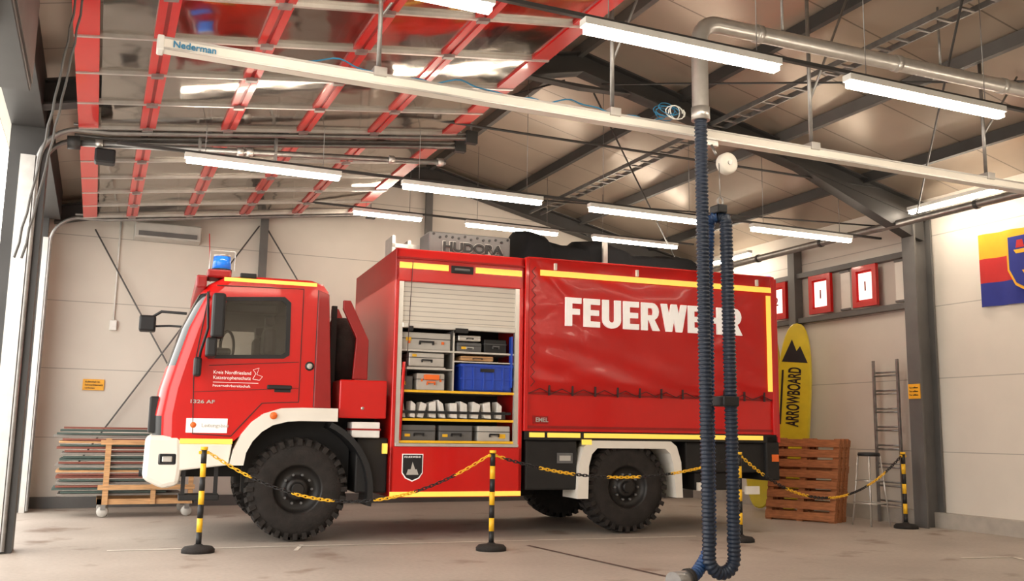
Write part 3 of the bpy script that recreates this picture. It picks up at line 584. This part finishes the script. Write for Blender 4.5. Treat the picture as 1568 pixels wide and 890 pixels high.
# bold block lettering built from strokes (unit cap height)
S=.25
def q(x0,x1,z0,z1): return [(x0,z0),(x1,z0),(x1,z1),(x0,z1)]
def Gh(ch):
    if ch=='F': return .60,[q(0,S,0,1),q(S,.60,.80,1),q(S,.54,.41,.61)]
    if ch=='E': return .62,[q(0,S,0,1),q(S,.62,.80,1),q(S,.58,.41,.60),q(S,.62,0,.20)]
    if ch=='H': return .74,[q(0,S,0,1),q(.74-S,.74,0,1),q(S,.74-S,.40,.61)]
    if ch=='U':
        P=[q(0,S,.3,1),q(.72-S,.72,.3,1)];n=10
        for i in range(n):
            a0=math.pi+math.pi*i/n;a1=math.pi+math.pi*(i+1)/n
            P.append([(.36+.36*math.cos(a0),.3+.31*math.sin(a0)),(.36+.36*math.cos(a1),.3+.31*math.sin(a1)),(.36+.11*math.cos(a1),.3+.10*math.sin(a1)),(.36+.11*math.cos(a0),.3+.10*math.sin(a0))])
        return .72,P
    if ch=='W':
        s=.24
        return 1.06,[[(0,1),(.20,0),(.44,0),(.24,1)],[(.20,0),(.44,0),(.64,1),(.42,1)],[(.42,1),(.64,1),(.86,0),(.62,0)],[(.62,0),(.86,0),(1.06,1),(.82,1)]]
    if ch=='R':
        P=[q(0,S,0,1),q(S,.42,.81,1),q(S,.42,.37,.55),[(.30,.40),(.52,.40),(.74,0),(.47,0)]];n=8
        for i in range(n):
            a0=-math.pi/2+math.pi*i/n;a1=-math.pi/2+math.pi*(i+1)/n
            P.append([(.42+.28*math.cos(a0),.685+.315*math.sin(a0)),(.42+.28*math.cos(a1),.685+.315*math.sin(a1)),(.42+.05*math.cos(a1),.68+.13*math.sin(a1)),(.42+.05*math.cos(a0),.68+.13*math.sin(a0))])
        return .74,P
h=.345;cx=3.05;vs=[];fs=[]
for ch in 'FEUERWEHR':
    wd,P=Gh(ch)
    for k,pl in enumerate(P):
        b0=len(vs);yy=-.078-.0003*k
        vs+=[(cx+p[0]*h,yy,2.455+p[1]*h) for p in pl];vs+=[(cx+p[0]*h,-.05,2.455+p[1]*h) for p in pl]
        fs+=[(b0,b0+1,b0+2,b0+3)]+[(b0+i,b0+(i+1)%4,b0+4+(i+1)%4,b0+4+i) for i in range(4)]
    cx+=(wd+(.06 if ch in 'RW' else .10))*h
mesh('lettering_feuerwehr',vs,fs,M['text'],T)
text('body_plate','EMEL',(2.70,-.016,1.31),.05,M['grey'],T,off=.001);box('plate_border',(2.67,2.86),(-.013,0),(1.29,1.38),M['redd'],T)
for x in (2.9,4.0,5.0,5.75): box('tarp_buckle',(x,x+.03),(-.085,-.05),(3.12,3.2),M['cream'],T)
boxes('under_locker',[((2.60,3.26),(.04,.6),(.52,1.10))],M['chas'],T,.02);box('plate',(3.0,3.2),(.03,.04),(.83,.95),M['greyd'],T);box('plate_inner',(3.03,3.17),(.025,.04),(.86,.92),M['grey'],T)
o3=[(3.24,.42),(3.26,.80),(3.32,1.02),(3.42,1.10),(4.50,1.10),(4.58,1.04),(4.64,.85),(4.66,.42)]
i3=[(3.38,.42),(3.39,.80),(3.43,.94),(3.50,1.01),(4.42,1.01),(4.49,.95),(4.53,.82),(4.57,.42)]
ring('rear_fender',o3,i3,-.02,.42,M['cream'],T)
box('fender_reflector',(3.30,3.42),(-.03,0),(1.05,1.11),M['yel'],T)
box('arch_liner',(3.4,4.55),(.44,.55),(.6,1.1),M['chas'],T)
boxes('rear_under',[((4.75,5.95),(.06,.6),(.72,1.10)),((4.9,5.6),(.1,.5),(.5,.72)),((5.9,6.1),(.0,W),(.62,1.2))],M['chas'],T,.02)
boxes('rear_frame',[((6.04,6.12),(.0,W),(1.1,3.24))],M['red'],T,.01)
boxes('rear_lamp',[((5.98,6.08),(-.01,.0),(.86,.95))],M['org'],T);boxes('rear_plate',[((4.9,5.0),(.02,.06),(.50,.6)),((5.6,5.8),(.02,.06),(.45,.55))],M['cream'],T)
cyl('rear_beacon',(6.09,.15,3.14),(6.09,.15,3.30),.05,M['beacon'],T)
box('roof_crate',(1.50,2.56),(.55,1.0),(3.25,3.60),M['greyd'],T,.02)
text('crate_label','HUDORA',(1.68,.535,3.37),.11,M['black'],T,off=.006,width=.78,ext=.006);text('crate_label_edge','HUDORA',(1.672,.545,3.366),.118,M['alu'],T,off=.010,width=.80)
for i in range(13): cyl('crate_stud',(1.56+i*.08,.54,3.57-.04*abs(math.sin(i*1.3))),(1.56+i*.08,.55,3.57-.04*abs(math.sin(i*1.3))),.016,M['black'],T,10)
boxes('roof_ladder',[((1.15,1.5),(1.0,1.03),(3.45,3.5)),((1.15,1.19),(1.0,1.4),(3.25,3.6)),((1.35,1.39),(1.0,1.4),(3.25,3.55))],M['alu'],T)
nx,ny=110,14;vs=[];fs=[]
for j in range(ny+1):
    for i in range(nx+1):
        u=i/nx;v=j/ny;x=2.58+u*3.2;y=.30+v*1.5
        env=math.sin(math.pi*min(1,max(0,v)))**.35
        h=.46-.20*u+ .04*math.sin(u*19)+.05*noise.noise(Vector((x*3,y*3,1)))+(.06 if .05<u<.15 else 0)+(.05 if .3<u<.5 else 0)
        ed=min(1,u*14,(1-u)*5)
        vs.append((x,y,3.25+max(0.01,h*env*ed)))
for j in range(ny):
    for i in range(nx): a=j*(nx+1)+i;fs.append((a,a+1,a+nx+2,a+nx+1))
mesh('black_roof_cover',vs,fs,M['cover'],T,True)
boxes('roof_strap',[((3.72,3.78),(.28,.32),(3.26,3.6))],M['alu'],T)
# ---------------------------------------------------------------- bench stack on cart
c=empty('bench_cart',(0,0,0))
Y0=13.55
boxes('cart_frame',[((.10,1.30),(Y0,Y0+.06),(.17,.24)),((.10,1.30),(Y0+.75,Y0+.81),(.17,.24)),((.10,.17),(Y0,Y0+.81),(.17,.24)),((1.23,1.30),(Y0,Y0+.81),(.17,.24)),((.16,.23),(Y0-.03,Y0+.03),(.17,1.02)),((.75,.81),(Y0-.03,Y0+.03),(.17,.9)),((1.22,1.28),(Y0-.03,Y0+.03),(.17,.9)),((.10,1.30),(Y0-.045,Y0),(.94,1.0)),((.10,1.30),(Y0-.045,Y0),(.36,.42))],M['wood'],c)
for x in (.18,1.22):
    for y in (Y0+.05,Y0+.76): lathe('caster',[(0,-.02),(.06,-.02),(.075,0),(.06,.02),(0,.02)],(x,y,.076),M['grey'],c,20);box('fork',(x-.03,x+.03),(y-.03,y+.03),(.10,.17),M['steelg'],c)
mts=['matd','teal','matd','maroon','wood']
for i in range(12):
    z=.28+i*.075;dx=random.uniform(-.06,.06)
    box('folded_bench',(-.42+dx,1.10+dx),(Y0+.06,Y0+.7),(z,z+.028),M[mts[i%5]],c,.004)
    box('folded_leg',(-.38+dx,.9+dx),(Y0+.05,Y0+.1),(z+.035,z+.06),M[mts[(i*2+1)%4]],c)
# ---------------------------------------------------------------- pallets
def pallet(loc,ang,lean,w=1.02):
    p=empty('wooden_pallet',loc,(lean,0,ang))
    boxes('deck_boards',[((0,w),(0,.022),(.02+i*.15,.02+i*.15+.11)) for i in range(8)],M['pal'],p,.003)
    boxes('stringers',[((a,a+.09),(.022,.10),(0,1.2)) for a in (0,(w-.09)/2,w-.09)],M['pal'],p,.003)
    boxes('rear_boards',[((0,w),(.10,.122),(z,z+.1)) for z in (0,.36,.72,1.1)],M['pal'],p,.003)
for k in range(3): pallet((8.98+.135*k,11.27+.063*k,.005),math.radians(-63),math.radians(-15))
s=empty('bar_stool',(9.80,10.04,0))
lathe('seat',[(0,0),(.14,0),(.15,.02),(.14,.05),(0,.055)],(0,0,.93),M['black'],s,28,'Z')
for dx,dy in ((-1,-1),(1,-1),(1,1),(-1,1)): cyl('leg',(dx*.10,dy*.10,.93),(dx*.17,dy*.17,0),.012,M['alu'],s,10)
for z,r in ((.3,.155),(.6,.13)): tube('foot_ring',[(r*dx,r*dy,z) for dx,dy in ((-1,-1),(1,-1),(1,1),(-1,1))],.009,M['alu'],s,2,cyclic=True)
s=empty('extension_ladder')
for off,yy0,yy1 in ((0,10.06,10.54),(-.05,10.01,10.49)):
    boxes('rails',[((10.41+off,10.45+off),(yy0,yy0+.03),(0,2.3+off)),((10.41+off,10.45+off),(yy1-.03,yy1),(0,2.3+off))],M['steelg'],s,.003)
    for i in range(8):
        z=.3+i*.26;cyl('rung',(10.43+off,yy0,z+off),(10.43+off,yy1,z+off),.013,M['steelg'],s,8)
def sup(loc,rot,h,w):
    p=empty('paddle_board',loc,rot)
    n=40;pts=[]
    for i in range(n):
        t=2*math.pi*i/n;y=math.copysign(abs(math.cos(t))**.8,math.cos(t))*w/2;z=h/2+math.copysign(abs(math.sin(t))**.75,math.sin(t))*h/2;pts.append((y,z))
    v=[(-.06,y*.93,h/2+(z-h/2)*.985) for y,z in pts]+[(-.03,y,z) for y,z in pts]+[(.03,y,z) for y,z in pts]+[(.06,y*.93,h/2+(z-h/2)*.985) for y,z in pts]
    f=[tuple(range(n)),tuple(range(4*n-1,3*n-1,-1))]
    for k in range(3): f+=[(k*n+i,k*n+(i+1)%n,(k+1)*n+(i+1)%n,(k+1)*n+i) for i in range(n)]
    mesh('board',v,f,M['boardy'],p)
    mesh('peak_logo',[(-.064,.20,h-.62),(-.064,-.20,h-.62),(-.064,-.07,h-.36),(-.064,-.02,h-.44),(-.064,.06,h-.26)],[(0,1,2,3,4)],M['black'],p)
    text('board_text','ARROWBOARD',(-.064,-.10,h-1.62),.19,M['black'],p,rot=(math.pi/2,-math.pi/2,-math.pi/2),off=.006,width=.92)
    box('board_stripe',(-.066,-.062),(.16,.19),(h-1.6,h-.75),M['black'],p)
sup((9.93,11.90,.03),(math.radians(4.5),0,math.radians(38)),2.93,.54)
sup((9.90,12.55,.03),(math.radians(4),0,math.radians(38)),2.85,.54)
s=empty('wall_flag')
def fstrip(z0a,z0b,mt,nm):
    vs=[];fs=[];n=30
    for i in range(n+1):
        y=8.72-1.5*i/n;x=XR-.04-.02*math.sin(i*.8)
        vs+=[(x,y,z0a-.03*i/n),(x,y,z0b-.03*i/n)]
    for i in range(n): fs.append((2*i,2*i+2,2*i+3,2*i+1))
    mesh(nm,vs,fs,M[mt],s,True)
fstrip(3.53,3.86,'flagy','stripe_yellow');fstrip(3.21,3.53,'flagr','stripe_red');fstrip(2.90,3.21,'flagb','stripe_blue')
def shield(x,sc,mt,nm):
    pts=[(-.3,.36),(.3,.36),(.3,-.1),(.2,-.3),(0,-.42),(-.2,-.3),(-.3,-.1)]
    mesh(nm,[(x,7.98+p[0]*sc,3.42+p[1]*sc) for p in pts],[tuple(range(7))],M[mt],s)
shield(XR-.075,1.,'flagy','arms_border');shield(XR-.08,.9,'flagb','arms_field')
for k,(dy,dz) in enumerate(((.1,.15),(-.12,.12),(0,-.12))):
    mesh('arms_ship',[(XR-.085,7.98+dy+q_[0],3.42+dz+q_[1]) for q_ in ((-.09,0),(.09,0),(.06,-.05),(-.06,-.05))],[(0,1,2,3)],M['flagy'],s)
    mesh('arms_sail',[(XR-.085,7.98+dy+q_[0],3.42+dz+q_[1]) for q_ in ((-.06,.02),(.06,.02),(.04,.12),(-.04,.12))],[(0,1,2,3)],M['flagr'],s)
# ---------------------------------------------------------------- world and camera
w=bpy.data.worlds.new('World');scn.world=w;w.use_nodes=True;bg=w.node_tree.nodes['Background']
bg.inputs[0].default_value=(1,.96,.90,1);bg.inputs[1].default_value=4.6
cam=bpy.data.cameras.new('camera');co=bpy.data.objects.new('camera',cam);COL.objects.link(co)
cam.sensor_width=36;cam.lens=33.02;cam.clip_start=.05
pit,roll,a=map(math.radians,(8.499,.895,23.638))
f=Vector((math.sin(a)*math.cos(pit),math.cos(a)*math.cos(pit),math.sin(pit)));r0=Vector((math.cos(a),-math.sin(a),0));u0=r0.cross(f)
r=r0*math.cos(roll)+u0*math.sin(roll);u=r.cross(f)
mw=Matrix((r,u,-f)).transposed().to_4x4();mw.translation=(0,0,1.2);co.matrix_world=mw
scn.camera=co
